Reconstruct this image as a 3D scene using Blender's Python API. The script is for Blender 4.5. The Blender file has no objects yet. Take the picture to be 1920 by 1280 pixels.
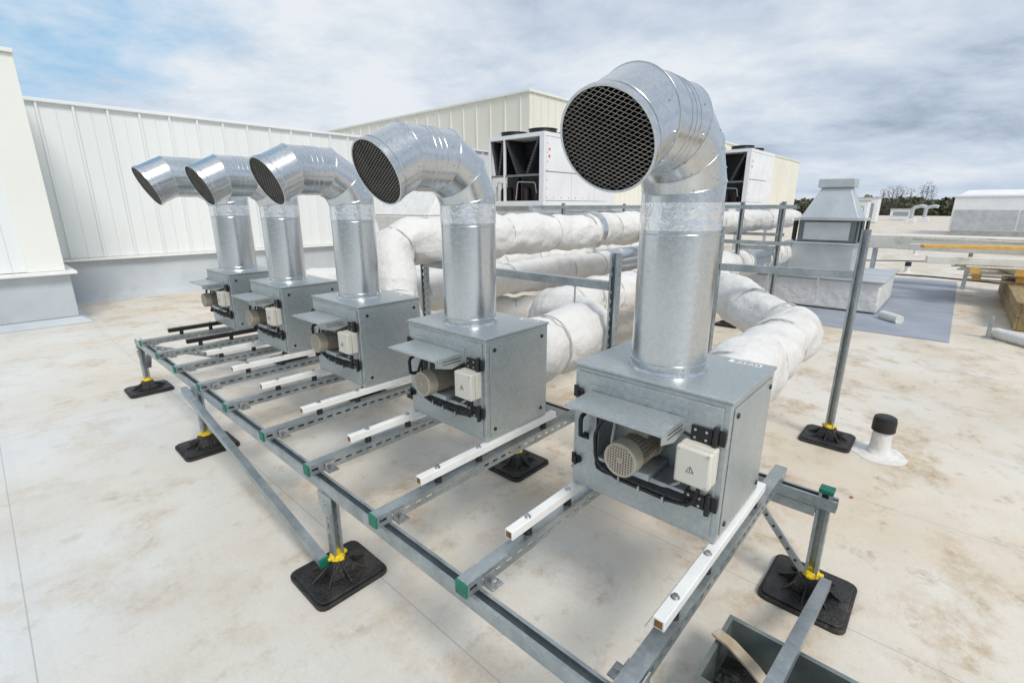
import bpy, bmesh, math, random
from mathutils import Vector, Matrix, noise
random.seed(7)
SC=bpy.context.scene; C=SC.collection
RZ=math.radians(47.7)
PB=Vector((math.cos(RZ),math.sin(RZ),0)); QA=Vector((-math.sin(RZ),math.cos(RZ),0))
def W(p,q,z=0): return PB*p+QA*q+Vector((0,0,z))
V=Vector
# ------------------------------------------------------------ materials
def new_mat(name):
    m=bpy.data.materials.new(name); m.use_nodes=True
    nt=m.node_tree; b=nt.nodes['Principled BSDF']
    return m,nt,b
def N(nt,t,**kw):
    n=nt.nodes.new(t)
    for k,v in kw.items(): setattr(n,k,v)
    return n
def pm(name,c1,c2=None,scale=5,rough=.5,metal=0,bump=0,bscale=30,stretch=(1,1,1),lo=.35,hi=.65,rvar=0,spangle=0,samp=.12,bdist=.02,grime=0):
    m,nt,b=new_mat(name); L=nt.links.new
    c2=c2 or c1
    tc=N(nt,'ShaderNodeTexCoord'); mp=N(nt,'ShaderNodeMapping'); mp.inputs['Scale'].default_value=stretch
    L(tc.outputs['Object'],mp.inputs['Vector'])
    n=N(nt,'ShaderNodeTexNoise'); n.inputs['Scale'].default_value=scale; n.inputs['Detail'].default_value=6
    L(mp.outputs[0],n.inputs['Vector'])
    r=N(nt,'ShaderNodeValToRGB'); r.color_ramp.elements[0].position=lo; r.color_ramp.elements[1].position=hi
    r.color_ramp.elements[0].color=(*c1,1); r.color_ramp.elements[1].color=(*c2,1)
    L(n.outputs['Fac'],r.inputs[0]); col=r.outputs[0]
    if grime:
        gn=N(nt,'ShaderNodeTexNoise'); gn.inputs['Scale'].default_value=4; gn.inputs['Detail'].default_value=9; gn.inputs['Roughness'].default_value=.7
        L(mp.outputs[0],gn.inputs['Vector'])
        gr=N(nt,'ShaderNodeValToRGB'); gr.color_ramp.elements[0].position=.52; gr.color_ramp.elements[1].position=.72
        gr.color_ramp.elements[0].color=(0,0,0,1); gr.color_ramp.elements[1].color=(grime,grime,grime,1); L(gn.outputs['Fac'],gr.inputs[0])
        gx=N(nt,'ShaderNodeMix',data_type='RGBA'); L(gr.outputs[0],gx.inputs[0]); L(col,gx.inputs[6]); gx.inputs[7].default_value=(.30,.25,.19,1); col=gx.outputs[2]
    if spangle:
        v=N(nt,'ShaderNodeTexVoronoi'); v.inputs['Scale'].default_value=spangle
        L(tc.outputs['Object'],v.inputs['Vector'])
        bw=N(nt,'ShaderNodeRGBToBW'); L(v.outputs['Color'],bw.inputs[0])
        mr=N(nt,'ShaderNodeMapRange'); mr.inputs['To Min'].default_value=1-samp; mr.inputs['To Max'].default_value=1+samp*.7
        L(bw.outputs[0],mr.inputs[0])
        mx=N(nt,'ShaderNodeMix',data_type='RGBA',blend_type='MULTIPLY'); mx.inputs[0].default_value=1
        L(col,mx.inputs[6]); L(mr.outputs[0],mx.inputs[7]); col=mx.outputs[2]
        m2=N(nt,'ShaderNodeMapRange'); m2.inputs['To Min'].default_value=rough-samp*.25; m2.inputs['To Max'].default_value=rough+samp*.35
        L(bw.outputs[0],m2.inputs[0]); L(m2.outputs[0],b.inputs['Roughness'])
    else:
        m2=N(nt,'ShaderNodeMapRange'); m2.inputs['To Min'].default_value=max(.03,rough-rvar); m2.inputs['To Max'].default_value=min(1,rough+rvar)
        L(n.outputs['Fac'],m2.inputs[0]); L(m2.outputs[0],b.inputs['Roughness'])
    L(col,b.inputs['Base Color']); b.inputs['Metallic'].default_value=metal
    if bump:
        nb=N(nt,'ShaderNodeTexNoise'); nb.inputs['Scale'].default_value=bscale; nb.inputs['Detail'].default_value=4
        L(mp.outputs[0],nb.inputs['Vector'])
        bp=N(nt,'ShaderNodeBump'); bp.inputs['Strength'].default_value=bump; bp.inputs['Distance'].default_value=bdist
        L(nb.outputs['Fac'],bp.inputs['Height']); L(bp.outputs[0],b.inputs['Normal'])
    return m
M={}
M['galv_duct']=pm('galvanised_duct',(.57,.595,.615),(.68,.70,.72),2.0,.23,.97,.012,2.5,(1,1,.35),spangle=130,samp=.10)
M['galv_box']=pm('galvanised_casing',(.42,.46,.465),(.50,.535,.54),3,.40,.60,.02,4,spangle=100,samp=.12)
M['galv_rail']=pm('galvanised_strut',(.33,.37,.385),(.46,.50,.515),9,.36,.75,.05,60,spangle=80,samp=.12)
M['galv_far']=pm('galvanised_weathered',(.46,.49,.51),(.58,.61,.63),3,.45,.4,.05,8)
M['galv_dull']=pm('galvanised_dull_band',(.16,.18,.19),(.24,.26,.27),3,.5,.4,.05,8)
M['foil']=pm('aluminium_foil_tape',(.80,.81,.83),(.88,.885,.89),20,.17,1,.35,38)
M['inner']=pm('duct_interior_shade',(.010,.010,.011),(.022,.022,.024),6,.55,.2)  # near-black colour standing for the shade inside bare metal ducts
M['wire']=pm('galvanised_wire',(.30,.29,.26),(.42,.40,.36),20,.45,.4)
M['black']=pm('black_plastic',(.008,.008,.009),(.016,.016,.018),30,.45,0,.1,80)
M['rubber']=pm('black_recycled_rubber',(.008,.008,.009),(.030,.028,.027),14,.5,0,.5,90,grime=.25)
M['yellow']=pm('yellow_plastic',(.78,.55,.01),(.85,.62,.02),20,.45)
M['green']=pm('green_cap_plastic',(.0,.13,.08),(.01,.18,.11),20,.5)
M['white_paint']=pm('white_painted_steel',(.80,.80,.78),(.88,.88,.86),12,.35,0,.04,40,grime=.12)
M['white_beam']=pm('stained_white_beam',(.72,.69,.62),(.80,.78,.72),3,.5,0,.1,20,grime=.5)
M['rust']=pm('rusty_inside',(.16,.07,.02),(.28,.14,.04),60,.8)
M['beige']=pm('beige_motor_paint',(.34,.30,.24),(.40,.36,.29),14,.45,0,.05,60)
M['jbox']=pm('cream_plastic',(.66,.63,.55),(.71,.68,.60),8,.4)
M['bolt']=pm('zinc_bolt',(.45,.46,.47),(.6,.6,.6),50,.3,.9)
M['insul']=pm('white_insulation_wrap',(.68,.665,.64),(.77,.755,.73),2.0,.55,0,.9,7,lo=.3,hi=.7,bdist=.04,grime=.25)
M['tape']=pm('grey_seam_tape',(.42,.41,.39),(.56,.55,.53),20,.6)
M['paper']=pm('white_sticker',(.8,.8,.79),(.84,.84,.83),8,.5)
M['ink']=pm('black_print',(.02,.02,.02),(.03,.03,.03),8,.6)
M['red']=pm('red_orange_sticker',(.65,.10,.02),(.75,.20,.04),8,.5)
M['wall_white']=pm('white_ribbed_cladding',(.76,.79,.795),(.82,.845,.845),.8,.4,0,.02,3,(1,1,.15),grime=.06)
M['cream']=pm('cream_flashing',(.78,.80,.74),(.82,.835,.78),.8,.45)
M['cream_wall']=pm('cream_cladding',(.78,.76,.67),(.84,.82,.74),.25,.5)
M['curb']=pm('grey_membrane_upstand',(.44,.48,.52),(.56,.60,.63),1.2,.55,0,.15,3,lo=.3,hi=.7,grime=.2)
M['chill']=pm('white_unit_panels',(.78,.79,.81),(.85,.86,.87),2,.4)
M['coil']=pm('dark_coil_fins',(.012,.012,.014),(.03,.03,.033),9,.6,0,.3,60,(1,1,6))
M['copper']=pm('oxidised_copper_pipe',(.10,.05,.035),(.17,.09,.06),12,.4,.7)
M['wood']=pm('weathered_pale_timber',(.58,.51,.40),(.76,.71,.62),5,.75,0,.3,20,(1,8,8))
M['wood_dark']=pm('brown_timber_board',(.24,.17,.08),(.36,.27,.14),4,.8,0,.3,14,(1,6,6))
M['wood_yellow']=pm('yellow_painted_timber_end',(.66,.34,.05),(.76,.48,.13),9,.7)
M['bark']=pm('bark',(.09,.08,.065),(.14,.12,.10),4,.9)
M['leaf']=pm('spring_foliage',(.07,.08,.04),(.15,.145,.07),.12,.8)
M['leaf2']=pm('dark_foliage',(.10,.09,.065),(.14,.125,.09),.3,.8)
M['field']=pm('field_ground',(.08,.10,.05),(.12,.14,.07),.02,.9)
M['blue']=pm('blue_tarpaulin',(.03,.10,.28),(.06,.18,.42),8,.5,0,.5,20)
M['trough_in']=pm('grey_green_trough_steel',(.15,.18,.17),(.32,.36,.34),6,.35,.55,.1,20)
M['tar']=pm('wet_black_tar',(.005,.005,.005),(.02,.02,.018),10,.15,0,.8,14)
M['strap']=pm('stained_tan_strip',(.42,.33,.23),(.62,.52,.40),12,.8,0,.3,40)
M['patch']=pm('blue_grey_membrane_patch',(.25,.28,.34),(.34,.37,.42),1.5,.55,grime=.25)
M['leaf_dry']=pm('dry_leaf',(.40,.12,.03),(.5,.2,.06),20,.7)
M['pencil']=pm('pencil_line',(.22,.21,.20),(.4,.38,.36),40,.8)
def deck_mat():
    m,nt,b=new_mat('white_roof_membrane'); L=nt.links.new
    tc=N(nt,'ShaderNodeTexCoord'); O=tc.outputs['Object']
    def nz(s,d=6,r=.6,off=0,st=(1,1,1),dist=0):
        n=N(nt,'ShaderNodeTexNoise'); n.inputs['Scale'].default_value=s; n.inputs['Detail'].default_value=d; n.inputs['Roughness'].default_value=r; n.inputs['Distortion'].default_value=dist
        mp=N(nt,'ShaderNodeMapping'); mp.inputs['Location'].default_value=(off,off*.7,0); mp.inputs['Scale'].default_value=st; L(O,mp.inputs[0]); L(mp.outputs[0],n.inputs['Vector']); return n.outputs['Fac']
    def ramp(f,a,b_,c0,c1):
        r=N(nt,'ShaderNodeValToRGB'); r.color_ramp.elements[0].position=a; r.color_ramp.elements[1].position=b_
        r.color_ramp.elements[0].color=(*c0,1); r.color_ramp.elements[1].color=(*c1,1); L(f,r.inputs[0]); return r.outputs[0]
    def mix(f,a,b_,mode='MIX'):
        x=N(nt,'ShaderNodeMix',data_type='RGBA',blend_type=mode)
        if isinstance(f,float): x.inputs[0].default_value=f
        else: L(f,x.inputs[0])
        L(a,x.inputs[6])
        if isinstance(b_,tuple): x.inputs[7].default_value=(*b_,1)
        else: L(b_,x.inputs[7])
        return x.outputs[2]
    def mth(op,a,b_=0.0):
        x=N(nt,'ShaderNodeMath',operation=op)
        for i,v in enumerate((a,b_)):
            if isinstance(v,(int,float)): x.inputs[i].default_value=v
            else: L(v,x.inputs[i])
        return x.outputs[0]
    sx=N(nt,'ShaderNodeSeparateXYZ'); L(O,sx.inputs[0])
    soil_and_light=N(nt,'ShaderNodeMapRange'); soil_and_light.interpolation_type='SMOOTHSTEP'; soil_and_light.inputs['From Min'].default_value=-.5; soil_and_light.inputs['From Max'].default_value=2.4; soil_and_light.inputs['To Min'].default_value=.40; soil_and_light.inputs['To Max'].default_value=1
    L(sx.outputs[0],soil_and_light.inputs[0]); soil_and_light=soil_and_light.outputs[0]  # weights the real stains and the painted cool-to-warm light across the roof
    bm_=mth('ADD',mth('MULTIPLY',soil_and_light,.38),mth('MULTIPLY',nz(.5,4,.5),.65))
    base=ramp(bm_,.40,.78,(.66,.685,.69),(.735,.67,.575))  # cool-to-warm fall of light across the roof, mixed into the base colour
    s0=mth('MULTIPLY',mth('MULTIPLY',ramp(nz(.9,10,.65,7.7),.40,.64,(0,0,0),(1,1,1)),.55),soil_and_light)
    c=mix(s0,base,(.58,.455,.30))
    grit=ramp(nz(16,8,.78,3.1),.38,.60,(.15,.15,.15),(1,1,1))
    s1=mth('MULTIPLY',mth('MULTIPLY',ramp(nz(2.1,7,.62,4.3),.50,.64,(0,0,0),(1,1,1)),.85),grit)
    s1=mth('MULTIPLY',s1,soil_and_light)
    c=mix(s1,c,(.44,.30,.155))
    s2=mth('MULTIPLY',mth('MULTIPLY',ramp(nz(5.5,9,.72,9.1),.55,.66,(0,0,0),(1,1,1)),.75),grit)
    s2=mth('MULTIPLY',s2,soil_and_light)
    c=mix(s2,c,(.33,.235,.14))
    fnt=mth('MULTIPLY',ramp(nz(1.2,10,.74,21),.5,.72,(0,0,0),(1,1,1)),.28); c=mix(fnt,c,(.45,.41,.34))
    sp=mth('MULTIPLY',ramp(nz(34,6,.8,2.2),.64,.69,(0,0,0),(1,1,1)),.5)
    c=mix(sp,c,(.28,.22,.17))
    sc=ramp(nz(70,3,.7,1.2),.3,.7,(.94,.94,.94),(1.03,1.03,1.03)); c=mix(1.0,c,sc,'MULTIPLY')
    x=mth('ADD',sx.outputs[0],100*1.02-1.90)
    fx=mth('ABSOLUTE',mth('SUBTRACT',mth('MODULO',x,1.02),.51))
    lx=mth('GREATER_THAN',fx,.5078)
    y=mth('ADD',sx.outputs[1],100*6.1-4.55)
    fy=mth('ABSOLUTE',mth('SUBTRACT',mth('MODULO',y,6.1),3.05)); ly=mth('GREATER_THAN',fy,3.0475)
    ln=mth('MULTIPLY',mth('MAXIMUM',lx,ly),.50)
    c=mix(ln,c,(.25,.24,.22))
    lap=mth('MULTIPLY',mth('GREATER_THAN',fx,.46),.06); c=mix(lap,c,(.4,.4,.42))
    L(c,b.inputs['Base Color'])
    rr=N(nt,'ShaderNodeMapRange'); rr.inputs['To Min'].default_value=.36; rr.inputs['To Max'].default_value=.62; L(nz(2.2,5,.6,6),rr.inputs[0]); L(rr.outputs[0],b.inputs['Roughness'])
    bp=N(nt,'ShaderNodeBump'); bp.inputs['Strength'].default_value=.18; bp.inputs['Distance'].default_value=.02; L(nz(4,6,.6,3),bp.inputs['Height']); L(bp.outputs[0],b.inputs['Normal'])
    return m
M['deck']=deck_mat()
# ------------------------------------------------------------ mesh builder
class MB:
    def __init__(s,o=(0,0,0)): s.bm=bmesh.new(); s.o=V(o)
    def boxm(s,Mx,x0,x1,y0,y1,z0,z1):
        vs=[s.bm.verts.new(Mx@V(c)) for c in ((x0,y0,z0),(x1,y0,z0),(x1,y1,z0),(x0,y1,z0),(x0,y0,z1),(x1,y0,z1),(x1,y1,z1),(x0,y1,z1))]
        for f in ((3,2,1,0),(4,5,6,7),(0,1,5,4),(1,2,6,5),(2,3,7,6),(3,0,4,7)): s.bm.faces.new([vs[i] for i in f])
        return s
    def box(s,x0,x1,y0,y1,z0,z1): return s.boxm(Matrix.Identity(4),min(x0,x1),max(x0,x1),min(y0,y1),max(y0,y1),min(z0,z1),max(z0,z1))
    @staticmethod
    def fr(a,b,up=(0,0,1)):
        a=V(a);b=V(b);x=(b-a).normalized();up=V(up)
        if abs(x.dot(up))>.98: up=V((1,0,0))
        y=up.cross(x).normalized(); z=x.cross(y)
        Mx=Matrix.Identity(4)
        for i,c in enumerate((x,y,z,a)):
            for k in range(3): Mx[k][i]=c[k]
        return Mx,(b-a).length
    def beam(s,a,b,w,h,up=(0,0,1)):
        Mx,L=s.fr(a,b,up); return s.boxm(Mx,0,L,-w/2,w/2,-h/2,h/2)
    def perf(s,a,b,w=.044,up=(0,0,1),open_=False,pitch=.05,slot=.028,sh=.011,slots=True):
        Mx,L=s.fr(a,b,up); t=.0028; h=w/2
        s.boxm(Mx,0,L,-h,h,*( (-h,-h+t) if open_ else (h-t,h)))
        zz=(h-.003,h) if open_ else (-h,-h+.003)
        s.boxm(Mx,0,L,-h,-h+.011,*zz); s.boxm(Mx,0,L,h-.011,h,*zz)
        lo=-h+(.0001+t if open_ else .0031); hi=h-(.0031 if open_ else t+.0001)
        for y0 in (-h,h-t):
            if not slots: s.boxm(Mx,0,L,y0,y0+t,lo,hi); continue
            s.boxm(Mx,0,L,y0,y0+t,lo,-sh/2); s.boxm(Mx,0,L,y0,y0+t,sh/2,hi)
            n=max(1,int(L/pitch))
            for i in range(n+1):
                x0=max(0,i*pitch-(pitch-slot)/2); x1=min(L,i*pitch+(pitch-slot)/2)
                if x1>x0+.001: s.boxm(Mx,x0,x1,y0,y0+t,-sh/2,sh/2)
        return s
    def ringfr(s,d):
        d=V(d).normalized(); u=V((0,0,1)) if abs(d.z)<.95 else V((0,1,0))
        n=d.cross(u).normalized(); return d,n,d.cross(n).normalized()
    def cyl(s,a,b,r,r2=None,seg=20,caps=True):
        a=V(a);b=V(b);r2=r if r2 is None else r2
        d,n,m=s.ringfr(b-a); R=[]
        for c,rr in ((a,r),(b,r2)):
            R.append([s.bm.verts.new(c+(n*math.cos(t)+m*math.sin(t))*rr) for t in [2*math.pi*i/seg for i in range(seg)]])
        for i in range(seg):
            j=(i+1)%seg; s.bm.faces.new((R[0][i],R[0][j],R[1][j],R[1][i]))
        if caps: s.bm.faces.new(R[0][::-1]); s.bm.faces.new(R[1])
        return s
    def sweep(s,pts,r,seg=24,caps=True,jit=0,seed=0,pucker=None):
        pts=[V(p) for p in pts]; d,n,m=s.ringfr(pts[1]-pts[0]); rings=[]
        for k,p in enumerate(pts):
            if 0<k<len(pts)-1:
                d2=(pts[k+1]-p).normalized(); bis=(d+d2).normalized()
            else: bis=d; d2=d
            ring=[]
            for i in range(seg):
                t=2*math.pi*i/seg; rr=r
                if jit:
                    q=(p+(n*math.cos(t)+m*math.sin(t))*r)
                    rr+=jit*(noise.noise(q*2.7+V((seed,0,0)))+.65*noise.noise(q*7+V((0,seed,0)))+.35*noise.noise(q*16+V((0,0,seed))))
                    off0=(n*math.cos(t)+m*math.sin(t)); rr+=.014*max(0,-off0.z)
                if pucker:
                    w=pucker[k]; rr-=w*(.015+.014*noise.noise(V((math.cos(t)*3.6,math.sin(t)*3.6,seed+k*.05))))
                off=(n*math.cos(t)+m*math.sin(t))*rr
                off-=d*(off.dot(bis)/d.dot(bis))
                ring.append(s.bm.verts.new(p+off))
            rings.append(ring)
            if 0<k<len(pts)-1:
                q=d.rotation_difference(d2); n=q@n; m=q@m; d=d2
        for A,B in zip(rings,rings[1:]):
            for i in range(seg):
                j=(i+1)%seg; s.bm.faces.new((A[i],A[j],B[j],B[i]))
        if caps: s.bm.faces.new(rings[0][::-1]); s.bm.faces.new(rings[-1])
        return s
    def torus(s,c,ax,R,r,seg=32,s2=6):
        c=V(c); d,n,m=s.ringfr(ax); G=[]
        for i in range(seg):
            t=2*math.pi*i/seg; e=n*math.cos(t)+m*math.sin(t)
            G.append([s.bm.verts.new(c+e*(R+r*math.cos(2*math.pi*k/s2))+d*r*math.sin(2*math.pi*k/s2)) for k in range(s2)])
        for i in range(seg):
            for k in range(s2):
                s.bm.faces.new((G[i][k],G[(i+1)%seg][k],G[(i+1)%seg][(k+1)%s2],G[i][(k+1)%s2]))
        return s
    def ellbead(s,c,d1,d2,R,r,seg=64,s2=6):
        """bead that follows the mitred (elliptic) seam between two duct segments"""
        c=V(c); d1=V(d1).normalized(); bis=(d1+V(d2).normalized()).normalized(); d,n,m=s.ringfr(d1); G=[]
        for i in range(seg):
            t=2*math.pi*i/seg; e=n*math.cos(t)+m*math.sin(t); row=[]
            base=e*R; base-=d*(base.dot(bis)/d.dot(bis))
            for k in range(s2):
                a=2*math.pi*k/s2; row.append(s.bm.verts.new(c+base+e*r*math.cos(a)+bis*r*math.sin(a)))
            G.append(row)
        for i in range(seg):
            for k in range(s2):
                s.bm.faces.new((G[i][k],G[(i+1)%seg][k],G[(i+1)%seg][(k+1)%s2],G[i][(k+1)%s2]))
        return s
    def poly(s,pts,ext):
        pts=[V(p) for p in pts]; e=V(ext)
        A=[s.bm.verts.new(p) for p in pts]; B=[s.bm.verts.new(p+e) for p in pts]
        s.bm.faces.new(A[::-1]); s.bm.faces.new(B)
        for i in range(len(A)):
            j=(i+1)%len(A); s.bm.faces.new((A[i],A[j],B[j],B[i]))
        return s
    def frustum(s,b0,b1,z0,t0,t1,z1):
        vs=[s.bm.verts.new(V(c)) for c in ((b0[0],b0[1],z0),(b1[0],b0[1],z0),(b1[0],b1[1],z0),(b0[0],b1[1],z0),(t0[0],t0[1],z1),(t1[0],t0[1],z1),(t1[0],t1[1],z1),(t0[0],t1[1],z1))]
        for f in ((3,2,1,0),(4,5,6,7),(0,1,5,4),(1,2,6,5),(2,3,7,6),(3,0,4,7)): s.bm.faces.new([vs[i] for i in f])
        return s
    def lathe(s,prof,c=(0,0,0),seg=28):
        c=V(c); R=[]
        for r,z in prof:
            R.append([s.bm.verts.new(c+V((r*math.cos(2*math.pi*i/seg),r*math.sin(2*math.pi*i/seg),z))) for i in range(seg)])
        for A,B in zip(R,R[1:]):
            for i in range(seg):
                j=(i+1)%seg; s.bm.faces.new((A[i],A[j],B[j],B[i]))
        s.bm.faces.new(R[0][::-1]); s.bm.faces.new(R[-1]); return s
    def strip(s,xy,z0,z1):
        A=[s.bm.verts.new((x,y,z0)) for x,y in xy]; B=[s.bm.verts.new((x,y,z1)) for x,y in xy]
        for i in range(len(A)-1): s.bm.faces.new((A[i],A[i+1],B[i+1],B[i]))
        return s
    def quad(s,a,b,c,d):
        s.bm.faces.new([s.bm.verts.new(V(x)) for x in (a,b,c,d)]); return s
    def build(s,name,mat,parent=None,bevel=0,loc=None,rz=None,fix=True):
        bm=s.bm
        for v in bm.verts: v.co-=s.o
        if fix: bmesh.ops.recalc_face_normals(bm,faces=bm.faces[:])
        bm.normal_update()
        for f in bm.faces: f.smooth=True
        for e in bm.edges:
            if len(e.link_faces)==2:
                if e.calc_face_angle(0)>.55: e.smooth=False
            else: e.smooth=False
        me=bpy.data.meshes.new(name); bm.to_mesh(me); bm.free()
        me.materials.append(M[mat] if isinstance(mat,str) else mat)
        o=bpy.data.objects.new(name,me); C.objects.link(o)
        if parent: o.parent=parent
        if loc is not None: o.location=loc
        if rz is not None: o.rotation_euler=(0,0,rz)
        if bevel:
            b=o.modifiers.new('bevel','BEVEL'); b.width=bevel; b.segments=2; b.limit_method='ANGLE'; b.angle_limit=math.radians(50)
        return o
    def each(s,name,mat,parent,bevel=0):
        seen=set(); out=[]
        for v in s.bm.verts:
            if v in seen: continue
            st=[v]; isl=[]; seen.add(v)
            while st:
                a=st.pop(); isl.append(a)
                for e in a.link_edges:
                    b=e.other_vert(a)
                    if b not in seen: seen.add(b); st.append(b)
            fs={f for a in isl for f in a.link_faces}
            n=MB(s.o); mp={a:n.bm.verts.new(a.co) for a in isl}
            for f in fs: n.bm.faces.new([mp[a] for a in f.verts])
            out.append(n.build(name,mat,parent,bevel))
        s.bm.free(); return out
def tag(o,label,cat,group=None,kind=None):
    if label: o['label']=label
    if cat: o['category']=cat
    if group: o['group']=group
    if kind: o['kind']=kind
    return o
def thing(name,label,cat,p,q,z=0,group=None,rz=0):
    o=bpy.data.objects.new(name,None); C.objects.link(o)
    o.location=W(p,q,z); o.rotation_euler=(0,0,RZ+rz); o.empty_display_size=.1
    return tag(o,label,cat,group)
def single(mb,name,mat,label,cat,p=0,q=0,z=0,bevel=0,group=None,kind=None):
    o=mb.build(name,mat,None,bevel,W(*mb.o),RZ); return tag(o,label,cat,group,kind)
def copy_tree(o,parent=None):
    c=o.copy(); C.objects.link(c)
    if parent: c.parent=parent
    for ch in list(o.children): copy_tree(ch,c)
    return c
def fillet(wp,R=.3,n=8,step=.12):
    wp=[V(p) for p in wp]; out=[wp[0]]
    for i in range(1,len(wp)-1):
        a,b,c=wp[i-1:i+2]; d1=(a-b).normalized(); d2=(c-b).normalized()
        th=math.pi-d1.angle(d2)
        if th<.02: out.append(b); continue
        l=min(R*math.tan(th/2),.48*(a-b).length,.48*(c-b).length)
        s,e=b+d1*l,b+d2*l
        for k in range(n+1):
            t=k/n; out.append(s*(1-t)**2+b*2*t*(1-t)+e*t*t)
    out.append(wp[-1]); res=[out[0]]
    for b in out[1:]:
        a=res[-1]; L=(b-a).length
        if L<.012: continue
        k=max(1,int(L/step))
        for i in range(1,k+1): res.append(a.lerp(b,i/k))
    return res
# ------------------------------------------------------------ setting
def sheet(name,mat,p0,p1,q0,q1,z):
    mb=MB((0,0,0)); mb.quad((p0,q0,z),(p1,q0,z),(p1,q1,z),(p0,q1,z))
    o=mb.build(name,mat,None,0,(0,0,0),RZ,fix=False); o['kind']='structure'; return o
sheet('roof_deck','deck',-14,112,-95,60,0)
g=MB(); g.quad((-3000,-3000,-9),(3000,-3000,-9),(3000,3000,-9),(-3000,3000,-9)); g=g.build('ground','field',None,0,fix=False); g['kind']='structure'
sheet('membrane_patch','patch',7.3,13.6,-.12,3.0,.004)

def ribbed(x0,x1,y,pitch,rw,rd):
    pts=[(x0,y)]; x=x0+pitch/2
    while x+rw<x1:
        pts+= [(x,y),(x+rw*.25,y-rd),(x+rw*.75,y-rd),(x+rw,y)]
        m=x+rw+(pitch-rw)/2
        if m+.02<x1: pts+=[(m-.012,y),(m,y-rd*.22),(m+.012,y)]
        x+=pitch
    pts.append((x1,y)); return pts
t=thing('ribbed_wall','long white ribbed metal wall standing on a grey upstand, behind the row of fans','wall',.95,10.5)
mb=MB((.95,10.5,0)); mb.strip(ribbed(.8,16.7,10.5,.42,.05,.045),.70,3.0); mb.build('cladding','wall_white',t,fix=False)
mb=MB((.95,10.5,0)); mb.box(.8,16.7,10.53,10.8,.6,3.0); mb.build('backing','wall_white',t)
mb=MB((.95,10.5,0)); mb.box(.8,16.7,10.44,10.84,3.0,3.05); mb.build('coping','wall_white',t,.006)
mb=MB((.95,10.5,0)); mb.box(.8,16.7,10.40,10.52,.655,.695); mb.build('ledge','white_paint',t,.004)
mb=MB((.95,10.5,0)); mb.poly([(.8,10.3,0),(.8,10.47,.05),(.8,10.5,.12),(.8,10.5,.655),(.8,10.75,.655),(.8,10.75,0)],(15.9,0,0)); mb.build('upstand','curb',t)
t=thing('corner_wall','nearer cream trimmed white wall block at the left edge, on a grey upstand','wall',.75,8.67)
o_=(.75,8.67,0)
mb=MB(o_); mb.strip(ribbed(-9,.40,8.70,.42,.05,.045),.70,3.24); mb.build('cladding','wall_white',t,fix=False)
mb=MB(o_); mb.box(-9,.74,8.74,10.6,.6,3.24); mb.build('backing','wall_white',t)
mb=MB(o_); mb.box(.40,.76,8.655,8.735,.695,3.24); mb.box(.745,.765,8.74,10.45,.695,3.24); mb.build('corner_trim','cream',t,.004)
mb=MB(o_); mb.box(-9,.77,8.62,10.6,3.242,3.29); mb.build('coping','cream',t,.006)
mb=MB(o_); mb.box(-9,.86,8.52,8.72,.655,.692); mb.box(.76,.86,8.722,10.4,.655,.692); mb.build('ledge','white_paint',t,.004)
mb=MB(o_); mb.frustum((-9,8.5),(.92,10.46),0,(-9,8.62),(.80,10.46),.08); mb.box(-9,.79,8.63,10.46,.081,.654); mb.build('upstand','curb',t,.01)

t=thing('cream_building','tall cream clad building rising behind the white ribbed wall','building',16.8,14.3)
o_=(16.8,14.3,0)
def ribx(x0,x1,y,pitch,rw,rd):
    pts=[(x0,y)]; x=x0+pitch/2
    while x+rw<x1: pts+=[(x,y),(x+rw*.2,y-rd),(x+rw*.8,y-rd),(x+rw,y)]; x+=pitch
    pts.append((x1,y)); return pts
mb=MB(o_); mb.strip(ribx(16.8,62,14.3,.5,.06,.04),0,6.1); mb.build('long_side','cream_wall',t,fix=False)
mb=MB(o_); mb.strip([(16.8-(14.3-y) ,x-16.8+14.3) for x,y in ribx(16.8,50,14.3,.9,.08,.04)],0,6.1); mb.build('end_wall','cream_wall',t,fix=False)
mb=MB(o_); mb.box(16.9,62,14.4,47.5,0,6.08); mb.build('core','cream_wall',t)
mb=MB(o_); mb.box(16.72,62,14.22,14.5,6.1,6.2); mb.box(16.72,17,14.502,47.5,6.1,6.2); mb.build('coping','cream',t,.01)

# ------------------------------------------------------------ the fan rack
def foot(mb_o,x,y,parent,sz=(.31,.29),rot=0,top=.10):
    m=MB(mb_o); a,b=sz[0]/2,sz[1]/2
    def rr(a,b,k,z):
        out=[]
        for cx,cy,s0 in ((a-k,-b+k,-90),(a-k,b-k,0),(-a+k,b-k,90),(-a+k,-b+k,180)):
            for j in range(4): t_=math.radians(s0+30*j); out.append((x+cx+k*math.cos(t_),y+cy+k*math.sin(t_),z))
        return out
    m.poly(rr(a,b,.035,0),(0,0,.018)); m.poly(rr(a-.012,b-.012,.028,.0181),(0,0,.009))
    m.frustum((x-.06,y-.06),(x+.06,y+.06),.027,(x-.034,y-.034),(x+.034,y+.034),top-.01)
    for dx,dy in ((1,0),(-1,0),(0,1),(0,-1),(.7,.7),(-.7,.7),(.7,-.7),(-.7,-.7)):
        e=V((x+dx*.125,y+dy*.115,.028)); c=V((x,y,.028)); s_=V((-dy,dx,0)).normalized()*.004
        tp=V((x+dx*.03,y+dy*.03,top-.02))
        m.poly([c-s_,e-s_,tp-s_],s_*2)
    f=m.build('foot_pad','rubber',parent,.003)
    m=MB(mb_o); m.cyl((x,y,top-.012),(x,y,top+.012),.032,.028,12); m.box(x-.042,x+.042,y-.010,y+.010,top-.006,top+.006); m.box(x-.010,x+.010,y-.042,y+.042,top-.006,top+.006)
    m.build('collar','yellow',f,.002)
    return f
o_=(.77,2.6,0)
rk=thing('fan_support_rack','low galvanised strut rack on black feet carrying the five fans','rack',*o_)
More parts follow.
